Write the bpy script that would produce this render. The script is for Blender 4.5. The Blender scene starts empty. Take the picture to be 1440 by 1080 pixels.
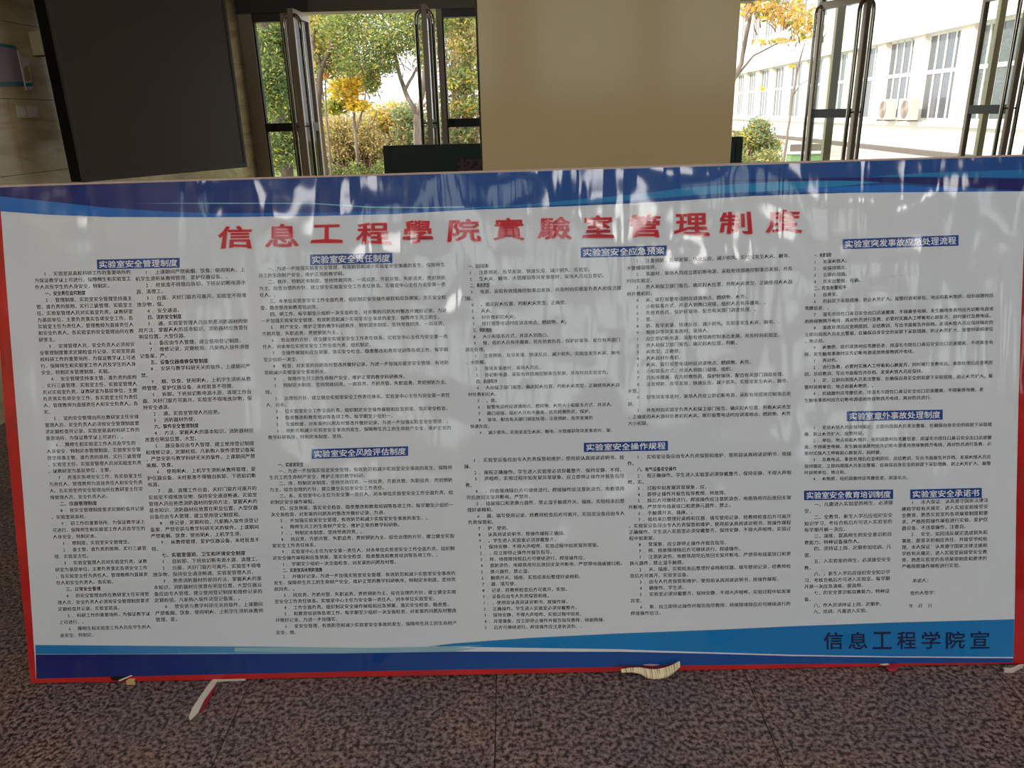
import bpy, bmesh, math, random
from mathutils import Vector, Matrix
random.seed(7)
S = bpy.context.scene
COL = S.collection

# ------------------------------------------------------------------ camera
FPX, CX, CY, H = 1081.0, 720.0, 540.0, 1.289
def nrm(v): return v.normalized()
_d = nrm(Vector((80, 3080, 1081.0)))                       # world "down" seen by the camera (x right, y down, z ahead)
def horizon(x): return (-(_d.x*(x-CX)/FPX + _d.z)/_d.y)*FPX + CY
_Y = nrm(Vector(((715-CX)/FPX, (horizon(715)-CY)/FPX, 1)))
_Z = -_d
_X = _Y.cross(_Z)
def ray(x, y):
    c = Vector(((x-CX)/FPX, (y-CY)/FPX, 1))
    return Vector((_X.dot(c), _Y.dot(c), _Z.dot(c)))
CAM = Vector((0, 0, H))
def on_y(x, y, Y):
    r = ray(x, y); return CAM + r*(Y/r.y)
def on_x(x, y, X):
    r = ray(x, y); return CAM + r*(X/r.x)
def on_z(x, y, Z):
    r = ray(x, y); return CAM + r*((Z-H)/r.z)

cam_data = bpy.data.cameras.new('camera'); cam = bpy.data.objects.new('camera', cam_data); COL.objects.link(cam)
cam_data.sensor_fit = 'HORIZONTAL'; cam_data.sensor_width = 36; cam_data.lens = 36*FPX/1440
cam_data.clip_start = 0.02; cam_data.clip_end = 400
cr = Vector((_X.x, _Y.x, _Z.x)); cu = -Vector((_X.y, _Y.y, _Z.y)); cb = -Vector((_X.z, _Y.z, _Z.z))
cam.matrix_world = Matrix(((cr.x, cu.x, cb.x, 0), (cr.y, cu.y, cb.y, 0), (cr.z, cu.z, cb.z, H), (0, 0, 0, 1)))
S.camera = cam

# ------------------------------------------------------------------ world, sun, exposure
W = bpy.data.worlds.new('sky'); S.world = W; W.use_nodes = True
bg = W.node_tree.nodes['Background']; bg.inputs[0].default_value = (0.90, 0.95, 1.0, 1); bg.inputs[1].default_value = 1.7
sd = bpy.data.lights.new('sun', 'SUN'); sd.energy = 3.0; sd.angle = math.radians(1.0); sd.color = (1, 0.94, 0.84)
so = bpy.data.objects.new('sun', sd); COL.objects.link(so)
so.rotation_euler = Vector((0.80, 0.42, -0.62)).to_track_quat('-Z', 'Y').to_euler()
S.view_settings.view_transform = 'Standard'; S.view_settings.look = 'None'
S.view_settings.exposure = 0.45; S.view_settings.gamma = 1.0; S.view_settings.use_curve_mapping = False
S.cycles.use_denoising = True
S.cycles.max_bounces = 10; S.cycles.diffuse_bounces = 5; S.cycles.transparent_max_bounces = 16
S.cycles.sample_clamp_indirect = 6

# ------------------------------------------------------------------ materials
def srgb(r, g, b):
    f = lambda c: (c/255/12.92) if c/255 <= .04045 else ((c/255+.055)/1.055)**2.4
    return (f(r), f(g), f(b), 1)
def mat(name, col, rough=.5, metal=0, spec=.5, coat=0, coat_rough=.1, trans=0, ior=1.45):
    m = bpy.data.materials.new(name); m.use_nodes = True
    b = m.node_tree.nodes['Principled BSDF']
    b.inputs['Base Color'].default_value = col; b.inputs['Roughness'].default_value = rough
    b.inputs['Metallic'].default_value = metal; b.inputs['Specular IOR Level'].default_value = spec
    b.inputs['Coat Weight'].default_value = coat; b.inputs['Coat Roughness'].default_value = coat_rough
    b.inputs['Transmission Weight'].default_value = trans; b.inputs['IOR'].default_value = ior
    return m
def node(m, t, **kw):
    n = m.node_tree.nodes.new(t)
    for k, v in kw.items(): setattr(n, k, v)
    return n
def lk(m, a, b): m.node_tree.links.new(a, b)
def pb(m): return m.node_tree.nodes['Principled BSDF']
def coords(m, scale=(1, 1, 1), kind='Object'):
    tc = node(m, 'ShaderNodeTexCoord'); mp = node(m, 'ShaderNodeMapping'); mp.inputs['Scale'].default_value = scale
    lk(m, tc.outputs[kind], mp.inputs['Vector']); return mp.outputs[0]
def world_coords(m, scale=(1, 1, 1)):
    g = node(m, 'ShaderNodeNewGeometry'); mp = node(m, 'ShaderNodeMapping'); mp.inputs['Scale'].default_value = scale
    lk(m, g.outputs['Position'], mp.inputs['Vector']); return mp.outputs[0]
def ramp(m, fac, stops):
    r = node(m, 'ShaderNodeValToRGB'); e = r.color_ramp.elements
    while len(e) < len(stops): e.new(0.5)
    for k, (p, c) in enumerate(stops): e[k].position = p; e[k].color = c
    lk(m, fac, r.inputs[0]); return r.outputs[0]
def noise(m, vec, scale, detail=4, rough=.55, dist=0):
    n = node(m, 'ShaderNodeTexNoise'); n.inputs['Scale'].default_value = scale; n.inputs['Detail'].default_value = detail
    n.inputs['Roughness'].default_value = rough; n.inputs['Distortion'].default_value = dist
    lk(m, vec, n.inputs['Vector']); return n.outputs['Fac']
def vary(m, c1, c2, scale=3, vec=None, lo=.35, hi=.65, detail=5):
    v = vec or coords(m)
    lk(m, ramp(m, noise(m, v, scale, detail), [(lo, c1), (hi, c2)]), pb(m).inputs['Base Color'])
    return m
def mixc(m, fac, a, b, mode='MIX'):
    n = node(m, 'ShaderNodeMix', data_type='RGBA', blend_type=mode)
    if hasattr(fac, 'is_output'): lk(m, fac, n.inputs[0])
    else: n.inputs[0].default_value = fac
    for s, v in ((6, a), (7, b)):
        if hasattr(v, 'is_output'): lk(m, v, n.inputs[s])
        else: n.inputs[s].default_value = v
    return n.outputs[2]
def bump(m, h, strength, dist, target='Normal', prev=None):
    b = node(m, 'ShaderNodeBump'); b.inputs['Strength'].default_value = strength; b.inputs['Distance'].default_value = dist
    lk(m, h, b.inputs['Height'])
    if prev: lk(m, prev, b.inputs['Normal'])
    for t in (target if isinstance(target, (list, tuple)) else [target]): lk(m, b.outputs[0], pb(m).inputs[t])
    return b.outputs[0]

# granite of the floor
GRAN = mat('granite', (.1, .08, .07, 1), .42, spec=.35)
v = world_coords(GRAN)
n1 = noise(GRAN, v, 95, 3, .6)
base = ramp(GRAN, n1, [(.33, (.012, .008, .009, 1)), (.43, (.05, .030, .028, 1)), (.52, (.17, .118, .112, 1)), (.66, (.28, .215, .20, 1))])
v2 = node(GRAN, 'ShaderNodeTexVoronoi'); v2.inputs['Scale'].default_value = 110; lk(GRAN, v, v2.inputs['Vector'])
base = mixc(GRAN, ramp(GRAN, v2.outputs['Distance'], [(.10, (1, 1, 1, 1)), (.22, (0, 0, 0, 1))]), base, (.014, .010, .011, 1))
big = ramp(GRAN, noise(GRAN, v, 5, 3), [(.35, (.80, .84, .92, 1)), (.65, (1.12, 1.02, .92, 1))])
lk(GRAN, mixc(GRAN, 1.0, base, big, 'MULTIPLY'), pb(GRAN).inputs['Base Color'])
JOINT = mat('dark_grout', (.03, .022, .02, 1), .9)

MARB = mat('beige_marble', srgb(176, 154, 118), .2, spec=.5)
mv = world_coords(MARB, (1, .6, 2.2))
lk(MARB, ramp(MARB, noise(MARB, mv, 2.4, 6, .6, 1.4), [(.30, srgb(170, 144, 106)), (.5, srgb(202, 178, 136)), (.7, srgb(216, 198, 160))]), pb(MARB).inputs['Base Color'])
PILLAR = mat('beige_polished_panel', srgb(178, 162, 128), .13, spec=.45)
vary(PILLAR, srgb(160, 142, 104), srgb(170, 152, 114), .8, world_coords(PILLAR))
CEIL = mat('ceiling_paint', srgb(176, 170, 160), .8); PLAST = mat('wall_plaster', srgb(96, 84, 68), .7)
HEADER = mat('bronze_header_panel', srgb(120, 108, 84), .35); SOFF = mat('dark_brown_cladding', srgb(62, 48, 40), .35)
BRONZE = mat('bronze_aluminium', srgb(170, 156, 138), .4, metal=.25)
DARKRAIL = mat('dark_rail_metal', srgb(44, 46, 38), .6)
GASKET = mat('black_gasket', srgb(18, 16, 15), .6)
CHROME = mat('polished_steel', srgb(190, 184, 172), .14, metal=1)
def glass_mat(name, tint, refl=.08):
    m = bpy.data.materials.new(name); m.use_nodes = True; nt = m.node_tree; nt.nodes.clear()
    out = nt.nodes.new('ShaderNodeOutputMaterial'); tr = nt.nodes.new('ShaderNodeBsdfTransparent'); gl = nt.nodes.new('ShaderNodeBsdfGlossy')
    mx = nt.nodes.new('ShaderNodeMixShader'); fr = nt.nodes.new('ShaderNodeFresnel'); fr.inputs[0].default_value = 1.12
    tr.inputs[0].default_value = tint; gl.inputs['Roughness'].default_value = .02
    nt.links.new(fr.outputs[0], mx.inputs[0]); nt.links.new(tr.outputs[0], mx.inputs[1]); nt.links.new(gl.outputs[0], mx.inputs[2])
    nt.links.new(mx.outputs[0], out.inputs[0]); return m
GLASS = glass_mat('clear_glass', (.90, .93, .90, 1))
SCREEN = mat('dark_screen', srgb(92, 80, 70), .42, spec=.5); SCREENF = mat('grey_screen_frame', srgb(92, 84, 76), .4)
BLACK = mat('black_plastic', srgb(12, 11, 12), .5)
DGREEN = mat('dark_green_board', srgb(12, 58, 34), .5); DGREENF = mat('green_board_edge', srgb(14, 38, 20), .5)
vary(DGREEN, srgb(8, 38, 18), srgb(10, 50, 26), 2)

# poster inks share one glossy wrinkled film
def film(name, c1, c2=None, scale=1.2, rough=.42):
    m = mat(name, c1, rough, spec=.2, coat=1.0, coat_rough=.10)
    pb(m).inputs['Coat IOR'].default_value = 1.64
    v = coords(m)
    if c2: lk(m, ramp(m, noise(m, v, scale, 2), [(.35, c1), (.65, c2)]), pb(m).inputs['Base Color'])
    if name in ('navy_print', 'cyan_print'):
        sx = node(m, 'ShaderNodeSeparateXYZ'); lk(m, coords(m, (1/2.44, 1, 1)), sx.inputs[0])
        lk(m, ramp(m, sx.outputs[0], [(.05, c1), (.5, c2)]), pb(m).inputs['Base Color'])
    w1 = noise(m, coords(m, (13, 1.3, 1)), 1.0, 1, .4, .6)
    w2 = noise(m, coords(m, (3.4, 2.6, 1)), 1.0, 2, .5)
    w3 = noise(m, coords(m, (60, 5, 1)), 1.0, 0, .5, .3)
    b1 = bump(m, w1, 1, .011, 'Coat Normal')
    b2 = bump(m, w2, 1, .055, 'Coat Normal', b1)
    b3 = bump(m, w3, 1, .0005, 'Coat Normal', b2)
    return m
WHITEP = film('white_print', srgb(206, 213, 221), srgb(211, 216, 221))
NAVY = film('navy_print', srgb(2, 26, 104), srgb(0, 70, 142), 1.0)
MIDB = film('mid_blue_print', srgb(8, 92, 180), srgb(6, 106, 190))
TEAL = film('teal_print', srgb(8, 108, 172), srgb(14, 128, 182))
DEEP = film('deep_indigo_print', srgb(10, 16, 100))
FOOTB = film('footer_blue_print', srgb(0, 112, 178), srgb(0, 122, 188))
LIGHTB = film('light_blue_line', srgb(120, 180, 205))
CYAN = film('cyan_print', srgb(14, 116, 180), srgb(120, 176, 204), 1.0)
PALE = film('pale_cyan_print', srgb(140, 180, 192))
WHITEL = film('white_lettering', srgb(226, 230, 236))
INK = film('black_ink', srgb(26, 24, 34)); NINK = film('navy_ink', srgb(14, 26, 66))
PLATE = film('heading_blue', srgb(22, 66, 142))
REDI = film('title_red_ink', srgb(196, 24, 44), srgb(178, 20, 40)); PINKI = film('title_pale_edge', srgb(226, 178, 182))
RED = film('red_vinyl', srgb(190, 24, 28), srgb(164, 22, 24), 6)
EDGE = mat('panel_edge', srgb(186, 160, 150), .6)
PAPER = mat('off_white_vinyl', srgb(210, 198, 186), .5); REDB = mat('red_scrap', srgb(150, 20, 40), .5)
WOOD = mat('raw_plywood', srgb(206, 176, 120), .7)
RIB = mat('ribbed_vinyl_underside', srgb(226, 210, 172), .6)
rv = coords(RIB, (230, 12, 1)); lk(RIB, ramp(RIB, noise(RIB, rv, 1, 2), [(.38, srgb(160, 136, 108)), (.5, srgb(222, 206, 168)), (.7, srgb(236, 224, 190))]), pb(RIB).inputs['Base Color'])

# outside
def leafmat(name, col, tr=.45):
    col = tuple((col[i]*.82+(.42, .40, .32)[i]*.18)*1.2 for i in range(3))+(1,)  # outdoor haze put into the leaf colour by mixing towards pale
    m = bpy.data.materials.new(name); m.use_nodes = True; nt = m.node_tree; nt.nodes.clear()
    out = nt.nodes.new('ShaderNodeOutputMaterial'); d = nt.nodes.new('ShaderNodeBsdfDiffuse'); t = nt.nodes.new('ShaderNodeBsdfTranslucent')
    mx = nt.nodes.new('ShaderNodeMixShader'); mx.inputs[0].default_value = tr
    d.inputs[0].default_value = col; t.inputs[0].default_value = (min(1, col[0]*1.3), min(1, col[1]*1.35), col[2], 1)
    nt.links.new(d.outputs[0], mx.inputs[1]); nt.links.new(t.outputs[0], mx.inputs[2]); nt.links.new(mx.outputs[0], out.inputs[0]); return m
LG = leafmat('leaf_green', srgb(104, 126, 58)); LDG = leafmat('leaf_dark_green', srgb(66, 88, 46)); LYG = leafmat('leaf_yellow_green', srgb(170, 166, 70))
LY = leafmat('leaf_yellow', srgb(238, 200, 58)); LO = leafmat('leaf_orange', srgb(226, 164, 80)); LB = leafmat('leaf_tan', srgb(184, 152, 118))
LGY = leafmat('leaf_grey_green', srgb(124, 140, 108)); LP = leafmat('leaf_pale_straw', srgb(206, 188, 138))
BARK = mat('grey_bark', srgb(128, 112, 100), .9); vary(BARK, srgb(104, 90, 80), srgb(150, 136, 122), 9, coords(BARK, (1, 1, .2)))
TWIG = mat('brown_twig', srgb(138, 108, 88), .9)
DBARK = mat('dark_bark', srgb(92, 78, 68), .9)
GRASS = mat('grass_ground', srgb(112, 122, 66), .95); vary(GRASS, srgb(96, 112, 54), srgb(146, 140, 84), 1.3)
PAVE = mat('pale_paving', srgb(188, 182, 172), .9); vary(PAVE, srgb(176, 170, 160), srgb(200, 194, 184), .7)
RENDER = mat('white_render', srgb(236, 234, 228), .85); PIL = mat('cream_render', srgb(232, 222, 208), .85)
WFR = mat('white_window_frame', srgb(236, 234, 230), .5); WGL = mat('grey_window_glass', srgb(96, 104, 108), .12, spec=.6)
vary(WGL, srgb(84, 92, 96), srgb(122, 120, 122), .5)
ACW = mat('ac_casing', srgb(214, 196, 184), .5); ACG = mat('ac_grille', srgb(110, 100, 90), .6)
POSTM = mat('grey_post', srgb(196, 186, 156), .6)
TEALI = mat('teal_ink', srgb(28, 112, 118), .5); PINKP = mat('pinkish_paper', srgb(150, 128, 136), .5); TANI = mat('tan_ink', srgb(178, 150, 96), .5)
SOCK = mat('switch_plastic', srgb(200, 186, 160), .4)
HANDBOX = mat('cream_box', srgb(176, 164, 124), .6)

# ------------------------------------------------------------------ mesh helpers
class MB:
    def __init__(s): s.v = []; s.f = []; s.mi = []
    def quadbox(s, P, m=0):
        b = len(s.v); s.v += [tuple(p) for p in P]
        for q in ((0, 3, 2, 1), (4, 5, 6, 7), (0, 1, 5, 4), (1, 2, 6, 5), (2, 3, 7, 6), (3, 0, 4, 7)):
            s.f.append(tuple(b+i for i in q)); s.mi.append(m)
    def box(s, x0, x1, y0, y1, z0, z1, m=0):
        s.quadbox([(x0, y0, z0), (x1, y0, z0), (x1, y1, z0), (x0, y1, z0), (x0, y0, z1), (x1, y0, z1), (x1, y1, z1), (x0, y1, z1)], m)
    def prism(s, poly, z0, z1, m=0):      # poly in xy
        b = len(s.v); n = len(poly)
        s.v += [(p[0], p[1], z0) for p in poly] + [(p[0], p[1], z1) for p in poly]
        s.f.append(tuple(range(b+n-1, b-1, -1))); s.mi.append(m)
        s.f.append(tuple(range(b+n, b+2*n))); s.mi.append(m)
        for i in range(n):
            j = (i+1) % n; s.f.append((b+i, b+j, b+n+j, b+n+i)); s.mi.append(m)
    def flat(s, poly, z, m=0):
        b = len(s.v); s.v += [(p[0], p[1], z) for p in poly]; s.f.append(tuple(range(b, b+len(poly)))); s.mi.append(m)
    def tube(s, pts, rad, seg=8, m=0, cap=True):
        pts = [Vector(p) for p in pts]; n = len(pts)
        if not hasattr(rad, '__len__'): rad = [rad]*n
        b = len(s.v); up = None
        for i, p in enumerate(pts):
            t = (pts[min(i+1, n-1)]-pts[max(i-1, 0)]).normalized()
            if up is None: up = t.cross(Vector((.31, .87, .12)) if abs(t.y) < .9 else Vector((1, 0, 0))).normalized()
            a = (up-t*up.dot(t)).normalized(); up = a; c = t.cross(a)
            for k in range(seg):
                w = 2*math.pi*k/seg; q = p+(a*math.cos(w)+c*math.sin(w))*rad[i]; s.v.append(tuple(q))
        for i in range(n-1):
            for k in range(seg):
                k2 = (k+1) % seg
                s.f.append((b+i*seg+k, b+i*seg+k2, b+(i+1)*seg+k2, b+(i+1)*seg+k)); s.mi.append(m)
        if cap:
            s.f.append(tuple(b+k for k in range(seg-1, -1, -1))); s.mi.append(m)
            s.f.append(tuple(b+(n-1)*seg+k for k in range(seg))); s.mi.append(m)
    def build(s, name, mats, parent=None, smooth=False, bevel=0):
        me = bpy.data.meshes.new(name); me.from_pydata(s.v, [], s.f)
        for q in (mats if isinstance(mats, (list, tuple)) else [mats]): me.materials.append(q)
        me.polygons.foreach_set('material_index', s.mi)
        if smooth: me.polygons.foreach_set('use_smooth', [True]*len(s.f))
        me.update()
        o = bpy.data.objects.new(name, me); COL.objects.link(o)
        if parent: o.parent = parent
        if bevel:
            b = o.modifiers.new('bevel', 'BEVEL'); b.width = bevel; b.segments = 2; b.limit_method = 'ANGLE'
        return o
def tag(o, label=None, cat=None, group=None, kind=None):
    if label: o['label'] = label
    if cat: o['category'] = cat
    if group: o['group'] = group
    if kind: o['kind'] = kind
    return o
def empty(name, loc=(0, 0, 0), rz=0):
    o = bpy.data.objects.new(name, None); COL.objects.link(o); o.location = loc; o.rotation_euler = (0, 0, rz); o.empty_display_size = .1
    return o
def bx(name, m, parent, *a, bevel=0):
    b = MB(); b.box(*a); return b.build(name, m, parent, bevel=bevel)
def dupe(o, parent, loc=None, name=None):
    c = o.copy(); COL.objects.link(c); c.parent = parent
    if loc is not None: c.location = loc
    return c

# ------------------------------------------------------------------ the room
YF = 7.5                                            # plane of the glass front
XL = on_y(352, 150, YF).x                           # marble side wall
XR = 5.9; YB = -4.3; ZC = 3.3
ZLIN = on_y(500, 16.5, YF).z

fl = bx('floor', JOINT, None, XL-.1, XR+.1, YB-.1, YF+.2, -.12, -.004)
tag(fl, 'polished reddish brown speckled granite floor in front of and behind the board', 'floor', kind='structure')
xj = on_z(697, 1010, 0).x; yj = on_z(1300, 1072, 0).y
T = .6
tb = MB(); tb.box(.0012, T-.0012, .0012, T-.0012, -.02, 0); tile_me = None
i0 = math.ceil((XL-xj)/T); i1 = math.floor((XR-xj)/T); j0 = math.ceil((-2.4-yj)/T)
cnt = 0
for i in range(i0, i1):
    for j in range(j0, j0+int(9.4/T)):
        if cnt >= 300: break
        y0 = yj+j*T
        if y0+T > YF: continue
        if tile_me is None:
            o = tb.build('tile', GRAN, fl); tile_me = o.data
        else:
            o = bpy.data.objects.new('tile', tile_me); COL.objects.link(o); o.parent = fl
        o.location = (xj+i*T, y0, 0); cnt += 1
TY0 = yj+j0*T; TY1 = TY0+int(9.4/T)*T
while TY1 > YF: TY1 -= T
rest = MB()
for i in range(i0, i1):
    y = TY0-T
    while y > YB-T:
        rest.box(xj+i*T+.0012, xj+(i+1)*T-.0012, max(y, YB)+.0012, y+T-.0012, -.02, 0); y -= T
rest.box(XL, xj+i0*T-.0012, YB, YF, -.02, 0); rest.box(xj+i1*T+.0012, XR, YB, YF, -.02, 0)
rest.box(xj+i0*T, xj+i1*T, TY1+.0012, YF, -.02, 0)
r_ = rest.build('floor_tile_remainder', GRAN, fl); r_['kind'] = 'stuff'

ce = bx('ceiling', CEIL, None, XL-.1, XR+.1, YB-.1, YF+.3, ZC, ZC+.15); tag(ce, 'pale lobby ceiling', 'ceiling', kind='structure')
# side wall with marble tiles
wl = bx('wall_left', JOINT, None, XL-.25, XL-.012, YB, YF+.1, 0, ZC); tag(wl, 'beige marble tiled side wall on the left', 'wall', kind='structure')
zs = on_x(340, 149, XL).z % .345
ym = YF-.02; tile_w = .80; cache = {}
z_edges = [0]+[zs+.345*k for k in range(-1, 12) if 0.05 < zs+.345*k < ZC-.02]+[ZC-.001]
for r in range(len(z_edges)-1):
    h = z_edges[r+1]-z_edges[r]
    for c in range(17):
        y1 = ym-c*tile_w-(.4 if r % 2 else 0); y0 = y1-tile_w
        if c == 0: y1 = ym
        if c == 16: y0 = YB
        if y1 <= YB: continue
        y0 = max(y0, YB)
        key = (round(h, 4), round(y1-y0, 4))
        if key not in cache:
            m_ = MB(); m_.box(-.012, 0, .001, y1-y0-.001, .0013, h-.0013); o = m_.build('tile', MARB, wl); cache[key] = o.data
        else:
            o = bpy.data.objects.new('tile', cache[key]); COL.objects.link(o); o.parent = wl
        o.location = (XL+random.uniform(-.0004, .0004), y0, z_edges[r])
wr = bx('wall_right', SOFF, None, XR, XR+.2, YB, YF+.1, 0, ZC); tag(wr, 'dark side wall at the far right behind the door handles', 'wall', kind='structure')
# back wall behind the photographer, with tall windows whose light the film reflects
wb = MB(); wins = [(-2.4, -1.35), (-1.15, -.1), (.25, 1.3), (1.5, 2.75), (4.1, 5.3)]
wb.box(XL, XR, YB-.2, YB, 0, 1.45); wb.box(XL, XR, YB-.2, YB, 3.12, ZC)
xs = [XL]+[q for w in wins for q in w]+[XR]
for k in range(0, len(xs), 2): wb.box(xs[k], xs[k+1], YB-.2, YB, 1.45, 3.12)
wbo = wb.build('wall_back', PLAST); tag(wbo, 'plastered wall with tall windows behind the photographer', 'wall', kind='structure')
for k, (a, b) in enumerate(wins):
    w = bx('window_%d' % (k+3), WFR, None, a, a+.05, YB-.12, YB-.06, 1.45, 3.12); tag(w, 'tall back window, number %s from the marble wall' % ('first', 'second', 'third', 'fourth', 'fifth')[k], 'window', kind='structure')
    bx('window_frame', WFR, w, b-.05, b, YB-.12, YB-.06, 1.45, 3.12); bx('window_frame', WFR, w, a, b, YB-.12, YB-.06, 1.45, 1.5)
    bx('window_frame', WFR, w, a, b, YB-.12, YB-.06, 3.07, 3.12); bx('window_frame', WFR, w, a, b, YB-.12, YB-.06, 2.35, 2.4)
    bx('window_frame', WFR, w, (a+b)/2-.025, (a+b)/2+.025, YB-.12, YB-.06, 1.5, 2.35)
    bx('pane', GLASS, w, a+.05, b-.05, YB-.095, YB-.089, 1.5, 3.07)
    ld = bpy.data.lights.new('window_portal', 'AREA'); ld.shape = 'RECTANGLE'; ld.size = b-a; ld.size_y = 1.67; ld.cycles.is_portal = True
    lo = bpy.data.objects.new('window_portal', ld); COL.objects.link(lo); lo.location = ((a+b)/2, YB-.25, 2.28); lo.rotation_euler = (math.radians(90), 0, 0)
ld = bpy.data.lights.new('front_portal', 'AREA'); ld.shape = 'RECTANGLE'; ld.size = XR-XL; ld.size_y = ZLIN; ld.cycles.is_portal = True
lo = bpy.data.objects.new('front_portal', ld); COL.objects.link(lo); lo.location = ((XL+XR)/2, YF+.35, ZLIN/2); lo.rotation_euler = (math.radians(-90), 0, 0)
# ceiling lamps added unseen behind the photographer, to brighten the lobby and board
for k, (x, yl_) in enumerate(((-1.2, -.5), (1.4, -.5), (4.0, -.5), (-1.0, -2.1), (1.5, -2.1), (4.0, -2.1))):
    t = empty('fill_lamp', (x, yl_, ZC)); tag(t, 'added flat ceiling fill lamp, %s from the marble wall, row %s the back windows' % (('first', 'second', 'third')[k % 3], ('away from', 'near')[k//3]), 'lamp', 'added ceiling fill lamps')
    bx('lamp_frame', WFR, t, -.62, .62, -.42, .42, -.05, -.001)
    em = bpy.data.materials.get('lamp_glow')
    if not em:
        em = mat('lamp_glow', (1, 1, 1, 1)); pb(em).inputs['Emission Color'].default_value = (1, .97, .93, 1); pb(em).inputs['Emission Strength'].default_value = 6.2
    bx('diffuser', em, t, -.58, .58, -.38, .38, -.06, -.0505)

# glass front: header, jambs, sidelights
hd = MB(); xa = XL; hd.box(xa, on_y(1039, 100, YF).x+.1, YF-.06, YF+.14, ZLIN, ZC); hd.box(on_y(1039, 100, YF).x+.1, XR, YF-.06, YF+.14, ZLIN+.02, ZC)
o = hd.build('trim_1', HEADER); tag(o, 'olive brown header panel above the glass doors', 'header', kind='structure')
xd = on_y(432, 10, YF-.08).x
o = bx('trim_2', SOFF, None, XL, xd, YF-.075, YF-.062, ZLIN-.0, ZC); tag(o, 'dark brown header facing at the marble wall corner', 'header', kind='structure')
xw0 = on_y(1434, 100, YF).x
o = bx('wall_front', SOFF, None, xw0+.25, XR, YF-.06, YF+.14, 0, ZLIN+.02); tag(o, 'dark front wall right of the last glass door', 'wall', kind='structure')
px = lambda x: on_y(x, horizon(x), YF).x
zr0, zr1 = on_y(650, 178.5, YF).z, on_y(650, 166.5, YF).z

def sidelight(name, x0, x1, wl_, wr_, ztop, ttop, label, g_left=True):
    w = bx(name, BRONZE, None, x0, x0+wl_, YF-.05, YF+.05, 0, ztop); tag(w, label, 'window', kind='structure')
    bx('stile', BRONZE, w, x1-wr_, x1, YF-.05, YF+.05, 0, ztop)
    bx('gasket', GASKET, w, x0+wl_, x0+wl_+.012, YF-.03, YF+.03, .1, ztop-ttop)
    bx('gasket', GASKET, w, x1-wr_-.012, x1-wr_, YF-.03, YF+.03, .1, ztop-ttop)
    bx('top_rail', SOFF, w, x0+wl_, x1-wr_, YF-.045, YF+.045, ztop-ttop, ztop)
    bx('middle_rail', DARKRAIL, w, x0+wl_, x1-wr_, YF-.04, YF+.04, zr0, zr1)
    bx('bottom_rail', BRONZE, w, x0+wl_, x1-wr_, YF-.045, YF+.045, 0, .1)
    bx('pane', GLASS, w, x0+wl_+.01, x1-wr_-.01, YF-.004, YF+.004, .1, zr0); bx('pane', GLASS, w, x0+wl_+.01, x1-wr_-.01, YF-.004, YF+.004, zr1, ztop-ttop)
    return w
sl1 = sidelight('window_1', XL+.005, px(423), px(373)-XL, .07, ZLIN, ZLIN-on_y(380, 31.5, YF).z, 'narrow bronze framed sidelight between the marble wall and the first glass door')
sl2 = sidelight('window_2', px(621), px(686), px(628.5)-px(621), .04, ZLIN, ZLIN-on_y(650, 24.5, YF).z, 'bronze framed sidelight half hidden by the beige pillar')
for w, x in ((sl1, px(373)+.09), (sl2, px(636))):
    b = MB(); b.tube([(x, YF-.046, (zr0+zr1)/2), (x, YF-.0405, (zr0+zr1)/2)], .027, 20); b.build('rail_disc', GASKET, w)

def door(name, hx, hy, fx, fy, ztop, label, top_rail=.06, sw=.044):
    dx, dy = fx-hx, fy-hy; L = math.hypot(dx, dy)
    t = empty(name, (hx, hy, 0), math.atan2(dy, dx)); tag(t, label, 'door', kind='structure'); t['group'] = 'open glass door leaves'
    th = .022
    bx('stile', BRONZE, t, 0, sw, -th, th, .01, ztop, bevel=.003); bx('stile', BRONZE, t, L-sw, L, -th, th, .01, ztop, bevel=.003)
    bx('top_rail', BRONZE, t, sw, L-sw, -th, th, ztop-top_rail, ztop); bx('bottom_rail', BRONZE, t, sw, L-sw, -th, th, .01, .14)
    bx('middle_rail', DARKRAIL, t, sw, L-sw, -.02, .02, zr0, zr1)
    bx('pane', GLASS, t, sw-.005, L-sw+.005, -.004, .004, .14, zr0); bx('pane', GLASS, t, sw-.005, L-sw+.005, -.004, .004, zr1, ztop-top_rail)
    for s in (-1, 1):
        hb = MB(); off = .068*s; x = L-.028; zt, zb = ztop-.05, .45
        pts = [(x, .02*s, zb)]+[(x, .02*s+(off-.02*s)*math.sin(a), zb+.07*(1-math.cos(a))) for a in (.5, 1.0, math.pi/2)]
        pts += [(x, off, 1.2)]+[(x, .02*s+(off-.02*s)*math.sin(a), zt-.07*(1-math.cos(a))) for a in (math.pi/2, 1.0, .5)]+[(x, .02*s, zt)]
        hb.tube(pts, .017, 10); h = hb.build('pull_handle', CHROME, t, smooth=True)
        cb_ = MB(); cb_.tube([(x, .018*s, zr1-.03), (x, off, zr1-.03)], .006, 8); cb_.build('standoff', GASKET, h)
        eb = MB()
        for dd in (-.0172, .0172):
            eb.box(x+dd-.003, x+dd+.003, off-.005, off+.005, zb+.1, zt-.1)
        eb.build('dark_reflection', GASKET, h)  # dark reflections along the glossy tube, put in as black strips
    return t
d1 = door('door_1', px(446), YF, on_y(424, horizon(424), 6.98).x, 6.98, ZLIN-.02, 'open glass door leaf nearest the marble wall, seen almost edge on')
d2 = door('door_2', px(612), YF, on_y(604, horizon(604), 6.95).x, 6.95, ZLIN-.02, 'open glass door leaf seen edge on beside the beige pillar, with looped steel handles')
a0 = px(1140); d3 = door('door_3', a0, YF, on_y(1206, 152, 6.9).x, 6.9, ZLIN-.03, 'glass door leaf swung inward at the left of the right opening', sw=.046)
b0 = on_y(1362, 145, YF).x; d4 = door('door_4', b0, YF, on_y(1424, 145, 6.88).x, 6.88, ZLIN+.0, 'glass door leaf at the right edge of the right opening', sw=.042)
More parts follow.
